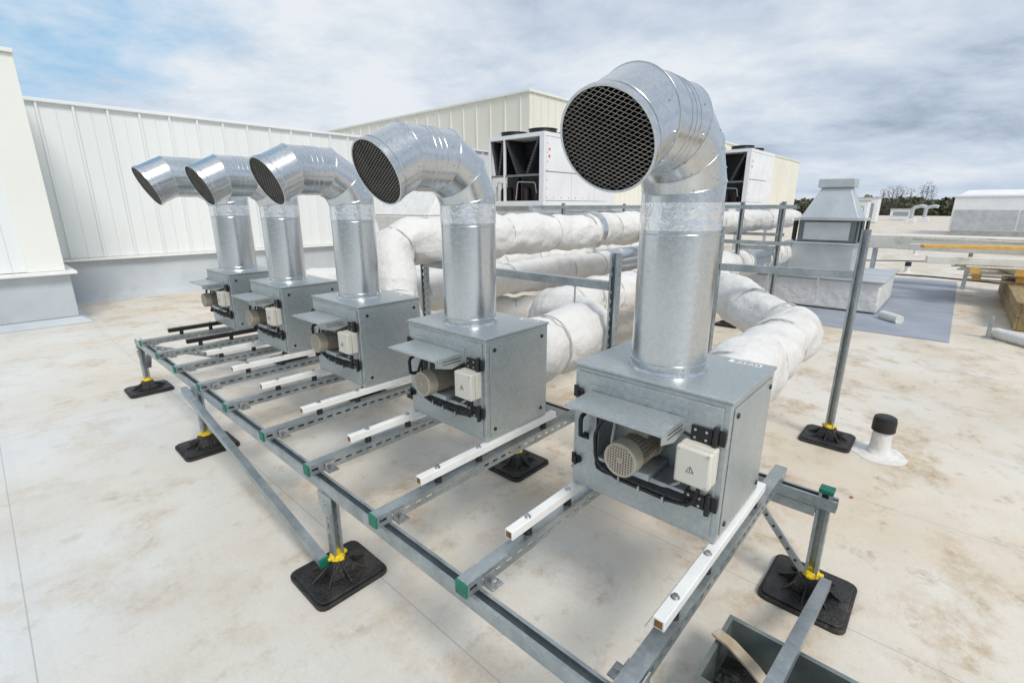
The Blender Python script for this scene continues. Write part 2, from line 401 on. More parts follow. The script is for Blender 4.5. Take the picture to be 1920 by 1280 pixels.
m=MB(o_); m.perf((.77,-.1,.4225),(.77,4.93,.4225),.044,open_=True,slots=False); m.build('front_rail','galv_rail',rk)
m=MB(o_); m.perf((1.985,.16,.4225),(1.985,4.93,.4225),.044,open_=True,slots=False); m.build('back_rail','galv_rail',rk)
RQ=[.37,.86,1.31,1.80,2.25,2.745,3.19,3.68,4.13,4.62]
for i,q in enumerate(RQ):
    m=MB(o_); m.perf((.735,q,.4675),(2.03,q,.4675),.044); r=m.build('cross_rail','galv_rail',rk)
    m=MB(o_); m.box(.729,.738,q-.0225,q+.0225,.4455,.4898); m.build('end_cap','green',r,.002)
    for s_ in (-1,1):
        m=MB(o_)
        m.box(.80,.845,q+s_*.024,q+s_*.058,.4455,.450); m.box(.80,.845,q+s_*.024,q+s_*.028,.450,.482); m.cyl((.822,q+s_*.042,.45),(.822,q+s_*.042,.462),.009,seg=6)
        m.build('clamp','bolt',r)
    far=i>=8
    m=MB(o_); x0=.93
    m.box(x0,1.74,q-.0158,q+.0158,.518,.5485); b=m.build('mounting_bar','black' if far else 'white_paint',rk,.002)
    if far: b['label']='black mounting bar'
    m=MB(o_); m.box(x0-.0008,x0+.003,q-.0105,q+.0105,.523,.5435); m.build('open_end','rust',b)
    m=MB(o_)
    for x in (1.02,1.235,1.66): m.cyl((x,q,.4900),(x,q,.518),.015,.0135,14)
    m.each('rubber_damper','black',b)
    m=MB(o_)
    for x in (1.02,1.235): m.lathe([(.0115,.5485),(.0115,.551),(.0075,.5512),(.0075,.558)],(x,q,0),10)
    m.each('bolt','bolt',b)
for q in (4.87,3.37,1.69,.05):
    m=MB(o_); m.perf((.77,q,.075),(.77,q,.399),.042,up=(0,1,0)); m.build('post','galv_rail',rk)
    foot(o_,.77,q,rk)
for q in (4.87,3.37,1.74):
    m=MB(o_); m.perf((1.95,q,.075),(1.95,q,.399),.042,up=(0,1,0)); m.build('post','galv_rail',rk)
    foot(o_,1.95,q,rk)
m=MB(o_); m.perf((1.992,.20,.075),(1.992,.20,.462),.044,up=(1,0,0)); pt=m.build('post','galv_rail',rk)
m=MB(o_); m.box(1.968,2.016,.176,.224,.462,.478); m.build('end_cap','green',pt,.002)
foot(o_,1.992,.20,rk,(.32,.30))
m=MB(o_); m.perf((1.985,.224,.378),(1.985,.40,.378),.040,slots=False); m.build('corner_stub','galv_rail',rk)
m=MB(o_); m.beam((1.960,.46,.40),(1.960,.225,.12),.003,.034,up=(1,0,0)); m.beam((1.9455,.46,.40),(1.9455,.225,.12),.025,.003,up=(1,0,0)); m.build('diagonal_brace','galv_rail',rk)
m=MB(o_)
for k in range(7):
    c=V((1.9435,.44-.031*k,.377-.037*k)); 
    m.cyl(c+V((.0,0,0)),c+V((-.002,0,0)),.0055,seg=10)
m.each('bolt_hole','ink',rk)
m=MB(o_); m.perf((1.96,.145,.10),(.70,.145,.47),.036,slots=False); m.build('diagonal_brace','galv_rail',rk)
m=MB(o_); m.perf((.715,3.44,.395),(.715,1.70,.095),.036,slots=False); br=m.build('diagonal_brace','galv_rail',rk)
m=MB(o_); m.beam((.715,1.70,.095),(.715,1.69,.0935),.040,.040); m.build('end_cap','green',br)
for q in (4.87,3.37,1.69):
    m=MB(o_); m.beam((.795,q-.02,.20),(.795,q-.17,.395),.004,.035,up=(1,0,0)) if q>4 else m.box(.742,.747,q-.05,q+.05,.33,.40)
    m.box(.744,.748,q-.03,q+.03,.30,.398); m.cyl((.744,q,.36),(.735,q,.36),.009,seg=6); m.build('bracket','galv_rail',rk)
m=MB(o_); m.perf((.80,4.86,.38),(1.55,4.86,.09),.036); m.build('diagonal_brace','galv_rail',rk)
# ------------------------------------------------------------ fan unit
def pocket_box(m,X0,X1,Y0,Y1,Z0,Z1,y0,y1,z0,z1,xd):
    nv=m.bm.verts.new; F=m.bm.faces.new
    a=[nv((X0,Y0,Z0)),nv((X0,Y1,Z0)),nv((X0,Y1,Z1)),nv((X0,Y0,Z1))]
    b=[nv((X1,Y0,Z0)),nv((X1,Y1,Z0)),nv((X1,Y1,Z1)),nv((X1,Y0,Z1))]
    c=[nv((X0,y0,z0)),nv((X0,y1,z0)),nv((X0,y1,z1)),nv((X0,y0,z1))]
    d=[nv((xd,y0,z0)),nv((xd,y1,z0)),nv((xd,y1,z1)),nv((xd,y0,z1))]
    F(b)
    for i in range(4):
        j=(i+1)%4; F((a[i],a[j],b[j],b[i])); F((a[i],c[i],c[j],a[j])); F((c[i],d[i],d[j],c[j]))
    F(d[::-1]); return m
def ring_plate(m,x0,x1,Y0,Y1,Z0,Z1,y0,y1,z0,z1):
    nv=m.bm.verts.new; F=m.bm.faces.new; G=[]
    for x in (x0,x1):
        G.append(([nv((x,Y0,Z0)),nv((x,Y1,Z0)),nv((x,Y1,Z1)),nv((x,Y0,Z1))],[nv((x,y0,z0)),nv((x,y1,z0)),nv((x,y1,z1)),nv((x,y0,z1))]))
    for i in range(4):
        j=(i+1)%4
        for k in (0,1): F((G[k][0][i],G[k][0][j],G[k][1][j],G[k][1][i]))
        F((G[0][0][i],G[0][0][j],G[1][0][j],G[1][0][i])); F((G[0][1][i],G[0][1][j],G[1][1][j],G[1][1][i]))
    return m
u=thing('roof_exhaust_fan','','exhaust fan',1.505,.622,.55,'galvanised box fans with gooseneck outlets in a row on the rack')
OY0,OY1,OZ0,OZ1=-.165,.155,.095,.325
XB=.172
m=MB(); pocket_box(m,-.222,XB,-.253,.253,.002,.440,OY0,OY1,OZ0,OZ1,-.13); m.build('casing','galv_box',u,.003,fix=True)
m=MB(); m.box(-.227,XB+.005,-.258,.258,.4405,.451); lid=m.build('lid','galv_box',u,.003)
m=MB(); m.box(.125,.157,-.220,-.120,.4512,.4520); st=m.build('rating_label','paper',lid)
m=MB()
for k in range(14): 
    y=-.215+k*.006; m.box(.130,.139 if k%3 else .146,y,y+(.0025 if k%2 else .0038),.4521,.4524)
m.box(.148,.151,-.210,-.130,.4521,.4524)
m.build('print','ink',st)
m=MB(); ring_plate(m,-.229,-.2225,-.235,.238,.018,.425,OY0,OY1,OZ0,OZ1); dr=m.build('door_panel','galv_box',u,.0015)
m=MB(); m.box(-.20,XB-.022,-.2565,-.2535,.022,.422); sp=m.build('side_panel','galv_box',u,.001)
m=MB()
for x in (-.175,XB-.045):
    for z in (.05,.395): m.cyl((x,-.2564,z),(x,-.261,z),.009,.007,12)
m.each('plug','black',sp)
lp=[(-.232,OY0,OZ0),(-.232,OY1,OZ0),(-.232,OY1,OZ1),(-.232,OY0,OZ1),(-.232,OY0,OZ0)]
m=MB(); m.sweep(fillet(lp[:],.03,5,.2),.0035,6); m.build('gasket','black',dr)
m=MB(); m.poly([(-.2295,-.132,.372),(-.380,-.132,.368),(-.380,-.132,.3658),(-.2295,-.132,.3698)],(0,.315,0))
m.box(-.382,-.3798,-.132,.183,.362,.3695)
m.box(-.2335,-.2296,-.140,.190,.3732,.392)
m.poly([(-.2296,-.1345,.3735),(-.3805,-.1345,.3695),(-.3805,-.1345,.339),(-.300,-.1345,.318),(-.2296,-.1345,.330)],(0,.0022,0))
hd=m.build('motor_hood','galv_box',u)
m=MB()
for k,(z,x0,x1) in enumerate(((.354,-.345,-.25),(.342,-.345,-.25))): m.box(x0,x1,-.1352,-.1344,z,z+.0028)
m.each('slot','ink',hd)
m=MB()
for y in (-.10,-.02,.07,.15): m.cyl((-.2335,y,.383),(-.2365,y,.383),.004,seg=8)
m.each('screw','bolt',hd)
mz=.232; my=.002; MX=.016
m=MB(); m.cyl((-.325,my,mz),(-.13,my,mz),.042,seg=28); m.cyl((-.312,my,mz),(-.298,my,mz),.048,seg=28)
for k in range(28):
    a=2*math.pi*k/28; e=V((0,math.cos(a),math.sin(a))); c=V((0,my,mz))
    A=c+e*.040+V((-.296,0,0)); B=c+e*.0495+V((-.296,0,0)); s_=V((1,0,0)).cross(e)*.0010
    m.poly([A-s_,B-s_,B+s_,A+s_],(.11,0,0))
m.cyl((-.18,my,mz),(-.165,my,mz),.055,seg=28)
mo=m.build('motor','beige',u)
m=MB(); m.cyl((-.346,my,mz),(-.304,my,mz),.0535,.0535,32); m.torus((-.347,my,mz),(1,0,0),.049,.0048,32,8)
fc=m.build('fan_cover','beige',mo)
m=MB(); m.cyl((-.3472,my,mz),(-.3460,my,mz),.0450,seg=28); m.build('fan_opening','ink',fc)
m=MB(); R_=.0455
for k in range(-5,6):
    y=k*.0085; h=math.sqrt(max(0,R_**2-y*y))
    if h>.005:
        m.box(-.3505,-.3475,my+y-.0018,my+y+.0018,mz-h,mz+h); m.box(-.3504,-.3476,my-h,my+h,mz+y-.0018,mz+y+.0018)
m.cyl((-.3515,my,mz),(-.3474,my,mz),.010,seg=16); m.build('fan_grille','beige',fc)
m=MB(); m.box(-.25,-.17,my-.033,my+.033,mz+.043,mz+.067); m.build('terminal_box','beige',mo,.003)
m=MB(); m.box(-.240,-.135,-.155,.145,.135,.146); m.box(-.27,-.14,-.055,.055,.148,.170); m.build('motor_bracket','galv_box',u,.002)
m=MB(); m.box(-.262,-.2295,-.238,-.138,.200,.312); jb=m.build('junction_box','jbox',u,.006)
m=MB(); m.box(-.292,-.2625,-.2385,-.1375,.1995,.3125); jl=m.build('cover','jbox',jb,.007)
m=MB()
for y in (-.230,-.146):
    for z in (.208,.304): m.cyl((-.2918,y,z),(-.2935,y,z),.0045,seg=10)
for y in (-.205,-.17): m.cyl((-.25,y,.200),(-.25,y,.186),.009,seg=10)
m.each('screw','tape',jl)
m=MB(); x=-.2926; cy,cz=-.184,.250; K=.75
m.poly([(x,cy-.013*K,cz-.010*K),(x,cy+.013*K,cz-.010*K),(x,cy,cz+.0125*K)],(.0006,0,0)); ws=m.build('warning_sign','paper',jl)
m=MB()
P3=[V((x-.0004,cy-.013*K,cz-.010*K)),V((x-.0004,cy+.013*K,cz-.010*K)),V((x-.0004,cy,cz+.0125*K))]
for i in range(3): m.beam(P3[i],P3[(i+1)%3],.0012,.0012)
m.beam((x-.0004,cy+.0015,cz+.003),(x-.0004,cy-.0015,cz-.001),.0011,.0011); m.beam((x-.0004,cy-.0015,cz-.001),(x-.0004,cy+.0015,cz-.001),.0011,.0011); m.beam((x-.0004,cy+.0015,cz-.001),(x-.0004,cy-.001,cz-.005),.0011,.0011)
m.build('warning_print','ink',ws)
for z in (.336,.128):
    m=MB(); m.box(-.238,-.2292,-.215,-.155,z-.022,z+.022); m.box(-.235,-.2292,-.250,-.232,z-.020,z+.026); m.cyl((-.238,-.224,z-.034),(-.238,-.224,z+.034),.008,seg=14)
    h=m.build('hinge','black',u,.002)
    m=MB()
    for y in (-.168,-.200):
        for dz in (-.012,.012): m.cyl((-.238,y,z+dz),(-.2405,y,z+dz),.0042,seg=8)
    m.each('screw','bolt',h)
m=MB(); m.sweep(fillet([(-.229,.197,.205),(-.268,.197,.215),(-.268,.197,.285),(-.229,.197,.295)],.02,5,.03),.0075,10)
m.box(-.233,-.2292,.187,.207,.192,.215); m.box(-.233,-.2292,.187,.207,.285,.308); m.build('door_handle','black',u)
for z in (.355,.105):
    m=MB(); m.cyl((-.229,.226,z),(-.243,.226,z),.015,.013,16); m.box(-.252,-.243,.222,.230,z-.014,z+.014); m.box(-.236,-.2292,.236,.250,z-.02,z+.02); m.build('latch','black',u,.001)
m=MB(); m.sweep(fillet([(-.25,-.20,.19),(-.252,-.19,.115),(-.25,-.10,.100),(-.256,.06,.108),(-.27,.132,.15),(-.26,.145,.235),(-.25,.125,.300),(-.24,.04,.315)],.05,6,.02),.006,8); hs=m.build('cable','black',u)
m=MB()
for y,z in ((-.10,.1005),(-.02,.104),(.05,.108)): m.box(-.262,-.23,y-.003,y+.003,z-.010,z+.010)
m.each('cable_clip','bolt',hs)
m=MB(); m.sweep(fillet([(-.236,.085,.31),(-.245,.09,.22),(-.245,.08,.14),(-.236,-.10,.135),(-.225,-.135,.16)],.04,6,.02),.005,8); m.build('cable','tape',u)
# stack pipe
px=-.054; py=.012; RP=.1165
m=MB(); m.cyl((px,py,.4525),(px,py,.91),RP,seg=64,caps=False); stk=m.build('stack_pipe','galv_duct',u)
m=MB(); m.cyl((px,py,.4512),(px,py,.461),RP+.0075,RP+.0035,56); m.torus((px,py,.482),(0,0,1),RP,.0026,56,8); m.torus((px,py,.872),(0,0,1),RP,.0020,56,8)
m.each('seam_bead','galv_duct',stk)
m=MB()
for k in range(10):
    a=k*.63+.2; e=V((math.cos(a),math.sin(a),0)); c=V((px,py,.471))
    m.cyl(c+e*(RP-.0005),c+e*(RP+.0035),.003,seg=6)
m.each('rivet','bolt',stk)
m=MB(); a=math.radians(205); e=V((math.cos(a),math.sin(a),0)); m.beam(V((px,py,.50))+e*RP,V((px,py,.86))+e*RP,.004,.0016,up=e); m.build('lock_seam','galv_duct',stk)
m=MB(); m.sweep([(px,py,.884+i*.006) for i in range(14)],RP+.0022,56,False,.0010,3); m.build('foil_band','foil',u)
r_=math.radians
G0=.945
def gooseneck(parent,segs,G0,s,dz=0):
    path=[(px,.915),(px,G0+dz)]
    P=path[-1]
    for a,l in segs:
        P=(P[0]+l*s*math.cos(r_(a)),P[1]+l*s*math.sin(r_(a))); path.append(P)
    # merge the short vertical start into the first straight run
    path.pop(1)
    fa=r_(segs[-1][0]); dE=V((math.cos(fa),0,math.sin(fa)))
    pts=[V((x,py,z)) for x,z in path]; RG=.1180*s
    m=MB(); m.sweep(pts,RG,64,False); gn=m.build('gooseneck','galv_duct',parent)
    for e_ in gn.data.edges:
        a_,b_=e_.vertices
        if a_//64==b_//64: e_.use_edge_sharp=True
    m=MB(); m.sweep(pts,RG-.0022,40,False); m.build('interior_shade','inner',gn)  # dark sleeve added as painted shade; the duct itself is bare metal inside
    m=MB()
    for k in range(1,len(pts)-1): m.ellbead(pts[k],pts[k]-pts[k-1],pts[k+1]-pts[k],RG+.0004,.0018)
    e=pts[-1]; m.torus(e-dE*.020,dE,RG+.0006,.0020,64,6)
    md=(pts[3]+pts[4])/2
    for dx in (-.022,.004,.030): m.torus(md+V((dx,0,0)),(1,0,0),RG+.0003,.0013,64,6)
    m.each('seam_bead','galv_duct',gn)
    m=MB()
    for k in range(5):
        for a in (-.35,.25,.9):
            mid=(pts[k]+pts[k+1])/2 if k+1<len(pts) else pts[k]
            d_=(pts[min(k+1,len(pts)-1)]-pts[k]).normalized(); rr_=V((0,-math.cos(a),0))+V((0,1,0)).cross(d_)*math.sin(a)*-1
            c=pts[k]+d_*.018 if k else mid
            c=pts[k]+d_*.030+rr_.normalized()*RG
            m.cyl(c-rr_*.001,c+rr_*.0022,.0028,seg=6)
    m.each('rivet','bolt',gn)
    m=MB(); d,n_,m_=m.ringfr(dE); seg=64; RR=[]
    for A,r0 in ((e-dE*.006,RG+.0008),(e-dE*.006,RG+.0055),(e+dE*.010,RG+.0055),(e+dE*.010,RG-.0006),(e-dE*.006,RG-.0006)):
        RR.append([m.bm.verts.new(A+(n_*math.cos(2*math.pi*i/seg)+m_*math.sin(2*math.pi*i/seg))*r0) for i in range(seg)])
    for A,B in zip(RR,RR[1:]):
        for i in range(seg): j=(i+1)%seg; m.bm.faces.new((A[i],A[j],B[j],B[i]))
    m.build('outlet_rim','galv_duct',gn)
    yv=V((0,1,0)); zv=dE.cross(yv).normalized(); cg=e+dE*.003
    m=MB()
    for sg in (1,-1):
        ang=math.radians(27)*sg; dr_=yv*math.cos(ang)+zv*math.sin(ang); nr=-yv*math.sin(ang)+zv*math.cos(ang)
        for k in range(-15,16):
            off=k*.0098+.0049
            if abs(off)<RG-.002:
                h=math.sqrt(RG**2-off**2); c=cg+nr*off+dE*(.0005*sg)
                m.beam(c-dr_*h,c+dr_*h,.0010,.0010,up=dE)
    m.build('bird_mesh','wire',gn)
base_seg=[(90,.040),(119,.098),(149,.108),(180,.180),(207,.122)]
LB=['nearest fan box with gooseneck outlet, at the near right end of the rack',
    'second fan box from the right, its gooseneck facing left in mid picture',
    'third fan box from the right, in the middle of the row of five',
    'fourth fan box from the right, between the middle fan and the farthest one',
    'farthest fan box, at the left far end of the rack, with a wider stack']
units=[u]+[copy_tree(u) for _ in range(4)]
for i,o in enumerate(units):
    o.location=W(1.505,.622+.94*i,.55); o['label']=LB[i]
    s={3:1.04,4:1.2}.get(i,1)
    if s!=1:
        for ch in o.children:
            nm=ch.name.split('.')[0]
            if nm in('stack_pipe','foil_band'): ch.scale=(s,s,1); ch.location=(px*(1-s),py*(1-s),0)
    gooseneck(o,base_seg,G0,s,.026 if i==0 else 0)
# ------------------------------------------------------------ insulated ducts
def duct(label,wp,R=.3,r=.165,foil=(),seed=1,bands=.62):
    o=wp[0]; t=thing('insulated_duct',label,'duct',o[0],o[1],0,'white wrapped ducts leading away from the fans'); oo=(o[0],o[1],0)
    pts=fillet(wp,R,9,.045)
    cum=[0]
    for a,b in zip(pts,pts[1:]): cum.append(cum[-1]+(b-a).length)
    seams=[]; nx=.35
    while nx<cum[-1]: seams.append(nx); nx+=bands*random.uniform(.7,1.2)
    pk=[sum(math.exp(-((c-s_)/.055)**2) for s_ in seams) for c in cum]
    m=MB(oo); m.sweep(pts,r,48,True,.030,seed,pk); m.build('insulation_sleeve','insul',t)
    m=MB(oo)
    for s_ in seams:
        k=min(range(1,len(cum)-1),key=lambda i:abs(cum[i]-s_)); m.torus(pts[k],(pts[k+1]-pts[k-1]),r-.013,.005,30,6)
    m.each('seam_tape','tape',t)
    for (a,b) in foil:
        m=MB(oo); m.cyl(a,b,r+.020,seg=32,caps=True); m.build('bare_metal_section','galv_duct',t)
    return t
duct('white wrapped duct leaving the nearest fan and bending round under the right strut frame',[(1.68,.622,.775),(3.24,.64,.775),(3.95,1.35,.86),(4.7,2.2,1.14),(5.5,2.78,1.26)],.12,.152,seed=3,bands=.5)
duct('fat white wrapped duct leaving the second fan and turning left behind it',[(1.68,1.562,.775),(2.45,1.562,.775),(2.65,2.05,.775),(3.4,2.15,.775),(10.2,2.15,.775)],.24,.175,foil=[((7.0,2.15,.775),(7.9,2.15,.775))],seed=8,bands=.42)
duct('high white wrapped duct that climbs from the third fan and runs over the others',[(1.68,2.502,.775),(1.83,2.72,.80),(1.98,2.98,1.27),(2.7,2.84,1.27),(12.3,2.8,1.27)],.28,.165,foil=[((4.28,2.83,1.27),(4.36,2.83,1.27))],seed=14)
duct('low white wrapped duct running straight back from the fourth fan',[(1.68,3.442,.775),(2.6,3.46,.775),(9.4,3.4,.775)],.3,.165,foil=[((5.6,3.435,.775),(6.7,3.425,.775))],seed=20)
duct('low white wrapped duct running straight back from the farthest fan',[(1.68,4.382,.775),(2.6,4.40,.775),(10.6,4.3,.775)],.3,.165,seed=26)
duct('lowest white wrapped duct crossing under the others behind the middle fans',[(2.9,5.6,.42),(3.3,3.9,.42),(4.2,3.0,.42),(8.6,2.9,.42)],.4,.15,seed=31)
# ------------------------------------------------------------ strut frames
def gantry(label,posts,ptop,beams,rods=()):
    p0=posts[0]; t=thing('duct_support_frame',label,'support frame',p0[0],p0[1],0,'strut frames holding up the white ducts'); oo=(p0[0],p0[1],0)
    for p in posts:
        m=MB(oo); m.perf((p[0],p[1],.075),(p[0],p[1],p[2] if len(p)>2 else ptop),.046,up=(1,0,0),sh=.007,slot=.020); m.build('post','galv_rail',t)
        foot(oo,p[0],p[1],t,(.30,.29))
    for a,b in beams:
        m=MB(oo); m.perf(a,b,.046,slots=False); m.build('beam','galv_rail',t)
    for a,b in rods:
        m=MB(oo); m.cyl(a,b,.005,seg=8); m.build('hanging_rod','bolt',t)
    return t
gantry('galvanised strut frame at the right with one post standing free on a black foot',[(3.60,.42),(3.46,1.22)],1.37,[((3.59,.445,1.10),(3.465,1.195,1.10))],rods=[((3.57,.62,1.075),(3.57,.62,.92)),((3.525,.90,1.075),(3.525,.90,.95))])
gantry('strut frame with a beam just behind the second fan and the third fan',[(2.30,1.34),(2.30,3.0)],1.26,[((2.30,1.365,1.085),(2.30,2.975,1.085))],rods=[((2.33,1.62,1.06),(2.33,1.62,.92))])
gantry('tall strut frame crossing over the ducts in the middle distance',[(6.5,1.60),(6.5,2.06),(6.5,4.8)],1.56,[((6.47,1.45,1.50),(6.47,5.4,1.50)),((6.47,1.45,1.08),(6.47,5.4,1.08)),((6.53,1.63,1.02),(6.53,2.03,1.02))])
gantry('farther strut frame between the tall duct frame and the roof cowl',[(8.6,2.15),(8.6,4.9)],1.56,[((8.57,2.05,1.50),(8.57,5.6,1.50)),((8.57,2.05,1.08),(8.57,5.6,1.08))])
# ------------------------------------------------------------ chillers on platform
def chiller(label,p0,p1,q0,q1,z0,z1,nf):
    oo=(p0,q0,z0); t=thing('rooftop_chiller',label,'chiller',p0,q0,z0,'white rooftop chillers with black coils')
    H=z1-z0; qm=q0+(q1-q0)*.70
    m=MB(oo); m.box(p0,p1,q0,q1,z0,z0+.12); m.build('base_frame','chill',t,.005)
    m=MB(oo); m.box(p0,p1,q0,q1,z1-.09,z1); m.build('top_deck','chill',t,.005)
    for q,w_ in ((q0+.07,.07),(qm,.02),(q1-.04,.035)):
        m=MB(oo); m.box(p0,p0+.07,q-w_,q+w_,z0+.12,z1-.09); m.build('end_frame','chill',t,.004)
    for qa,qb in ((q0+.14,qm-.02),(qm+.02,q1-.08)):
        w=qb-qa
        for s_ in (0,1):
            a=V((p0+.03,qa if s_==0 else qb,z1-.10)); b=V((p0+.03,(qa+w*.34) if s_==0 else (qb-w*.34),z0+H*.45))
            sg=(1-2*s_)
            m=MB(oo); m.poly([a,a+V((0,.07*sg,0)),b+V((0,.07*sg,0)),b],(p1-p0-.08,0,0))
            cl=m.build('coil','coil',t)
            m=MB(oo)
            for k in range(14):
                f=k/13; c=a.lerp(b,f)+V((-.006,.035*sg,0)); m.box(c.x-.004,c.x+.002,c.y-.03,c.y+.03,c.z-.006,c.z+.006)
            m.build('coil_bend','galv_dull',cl)
        m=MB(oo); m.box(p0+.6,p1-.1,qa+.02,qb-.02,z0+.13,z1-.12); m.build('inner_bulkhead','coil',t)
        m=MB(oo); m.box(p0+.03,p0+.07,qa,qb,z0+H*.42,z0+H*.45); m.build('drip_tray','galv_dull',t)
        m=MB(oo)
        for k in range(7):
            y=qa+w*(.10+.12*k); m.cyl((p0+.14+.07*(k%3),y,z0+.12),(p0+.14+.07*(k%3),y,z0+.32+.08*((k*7)%4)),.008+.006*(k%2),seg=8)
        m.each('copper_pipe','copper' ,t)
        m=MB(oo); m.sweep(fillet([(p0+.12,qa+w*.15,z0+.3),(p0+.12,qa+w*.2,z0+.55),(p0+.12,qb-w*.3,z0+.58),(p0+.12,qb-w*.25,z0+.15)],.06,5,.1),.012,8); m.build('suction_pipe','galv_far',t)
        for dy in (.3,.62):
            m=MB(oo); m.lathe([(.10,0),(.10,.28),(.07,.34),(.02,.36)],(p0+.38,qa+w*dy,z0+.12),16); m.build('compressor','black',t)
    n=max(2,round((p1-p0)/1.0)); w=(p1-p0-.07)/n
    for k in range(n):
        a=p0+.075+k*w
        m=MB(oo); m.box(a,a+w-.012,q0-.004,q0+.02,z0+.13,z0+H*.47); m.build('side_panel','chill',t,.003)
        m=MB(oo); m.box(a,a+w-.012,q0-.004,q0+.02,z0+H*.48,z1-.1); m.build('side_panel','chill',t,.003)
    m=MB(oo)
    for k in range(7): m.cyl((p0+.12,q0-.004,z0+.2+k*.2),(p0+.12,q0-.009,z0+.2+k*.2),.012,seg=8)
    for k in range(6): m.cyl((p0+.4+k*.3,q0-.004,z0+.2),(p0+.4+k*.3,q0-.009,z0+.2),.012,seg=8)
    m.each('rivet','ink',t)
    m=MB(oo); m.box(p0+.16,p0+.23,q0-.008,q0-.0045,z1-.40,z1-.35); m.box(p0+.16,p0+.22,q0-.008,q0-.0045,z1-.56,z1-.50); m.each('warning_sticker','red',t)
    for i in range(nf):
        for q in (q0+.45,q1-.45):
            x=p0+.5+i*1.0
            if x+.4>p1: continue
            m=MB(oo); m.lathe([(.36,0),(.34,.05),(.33,.11),(.36,.12),(.31,.12),(.30,.02)],(x,q,z1+.001),28); f=m.build('condenser_fan','black',t)
            m=MB(oo)
            for rr in (.1,.2,.29): m.torus((x,q,z1+.125),(0,0,1),rr,.006,24,5)
            for k in range(6):
                a=k*math.pi/6; e=V((math.cos(a),math.sin(a),0))*.31; m.beam(V((x,q,z1+.125))-e,V((x,q,z1+.125))+e,.008,.008)
            m.build('fan_guard','black',f)
    return t
PZ=1.52
chiller('nearer white chiller with black coil end, left of the big gooseneck',9.3,12.5,7.46,9.28,PZ,3.17,3)
chiller('farther white chiller seen just right of the big gooseneck',16.8,19.3,5.25,7.05,PZ,3.25,2)
t=thing('chiller_platform','galvanised beam platform on posts carrying the white chillers','platform',9.0,5.2); oo=(9.0,5.2,0)
for q in (5.4,6.9,7.6,9.2):
    m=MB(oo); m.box(9.0 if q>7.3 else 16.6,20.0,q-.05,q+.05,PZ-.13,PZ-.002); m.build('girder','galv_far',t)
for p in (9.05,12.7,16.7,19.9):
    m=MB(oo); m.box(p-.05,p+.05,5.2,9.5,PZ-.26,PZ-.131); m.build('cross_beam','galv_far',t)
    for q in (5.4,7.5,9.2): m=MB(oo); m.box(p-.05,p+.05,q-.05,q+.05,0,PZ-.261); m.build('post','galv_far',t)
t=thing('wrapped_plenum','big white wrapped plenum box half hidden behind the second and third fan stacks','plenum',5.6,7.2); oo=(5.6,7.2,0)
m=MB(oo); m.frustum((5.5,6.9),(7.0,8.3),.45,(5.35,6.8),(7.1,8.5),1.35); m.frustum((5.35,6.8),(7.1,8.5),1.351,(5.9,7.1),(6.9,8.3),1.80); m.build('insulation_wrap','insul',t,.03)
m=MB(oo)
for p in (5.6,6.9):
    for q in (7.0,8.2): m.box(p-.03,p+.03,q-.03,q+.03,0,.449)
m.each('stand_leg','galv_far',t)
# ------------------------------------------------------------ galvanised cowl right
t=thing('roof_cowl','tapered galvanised metal cowl on a square box at the right, black corner brackets','roof cowl',9.4,1.38); oo=(9.4,1.38,0)
q0,q1,p0,p1=1.14,2.00,8.98,9.76
m=MB(oo); m.box(p0,p1,q0+.02,q1+.04,.49,.94); m.build('lower_box','galv_far',t,.01)
m=MB(oo); m.box(p0-.04,p1+.04,q0-.02,q1+.08,.94,.965); m.build('flange','galv_far',t)
m=MB(oo); m.box(p0+.05,p1-.05,q0+.04,q1-.04,.966,1.30); m.build('middle_box','galv_dull',t,.01)
m=MB(oo); m.box(p0+.03,p0+.048,q0+.12,q1-.12,1.0,1.27); m.build('middle_panel','galv_far',t,.003)
m=MB(oo); m.box(p0-.02,p1+.02,q0-.04,q1+.03,1.30,1.33); m.build('flange','galv_far',t)
m=MB(oo); m.frustum((p0+.04,q0+.04),(p1-.04,q1-.04),1.331,(p0+.24,q0+.24),(p1-.24,q1-.24),1.79); m.build('tapered_hood','galv_far',t,.006)
m=MB(oo); m.box(p0+.20,p1-.20,q0+.19,q1-.19,1.791,1.92); m.build('cap','galv_far',t,.008)
m=MB(oo)
for q in (q0-.03,q1+.0): m.poly([(p0-.03,q,1.0),(p0+.15,q,.97),(p0+.2,q,1.29),(p0-.03,q,1.29)],(0,.025,0)); m.poly([(p1-.2,q,1.0),(p1,q,1.0),(p1,q,1.29),(p1-.25,q,1.29)],(0,.025,0))
m.each('corner_bracket','black',t)
t=thing('wrapped_base_box','low white wrapped box on the floor under the galvanised cowl','box',9.0,1.3); oo=(9.0,1.3,0)
m=MB(oo); m.box(8.55,10.3,.70,2.6,.02,.46); m.build('wrap','insul',t,.03)
m=MB(oo); m.box(8.5,10.35,.66,2.65,.461,.485); m.build('lid','galv_far',t,.004)
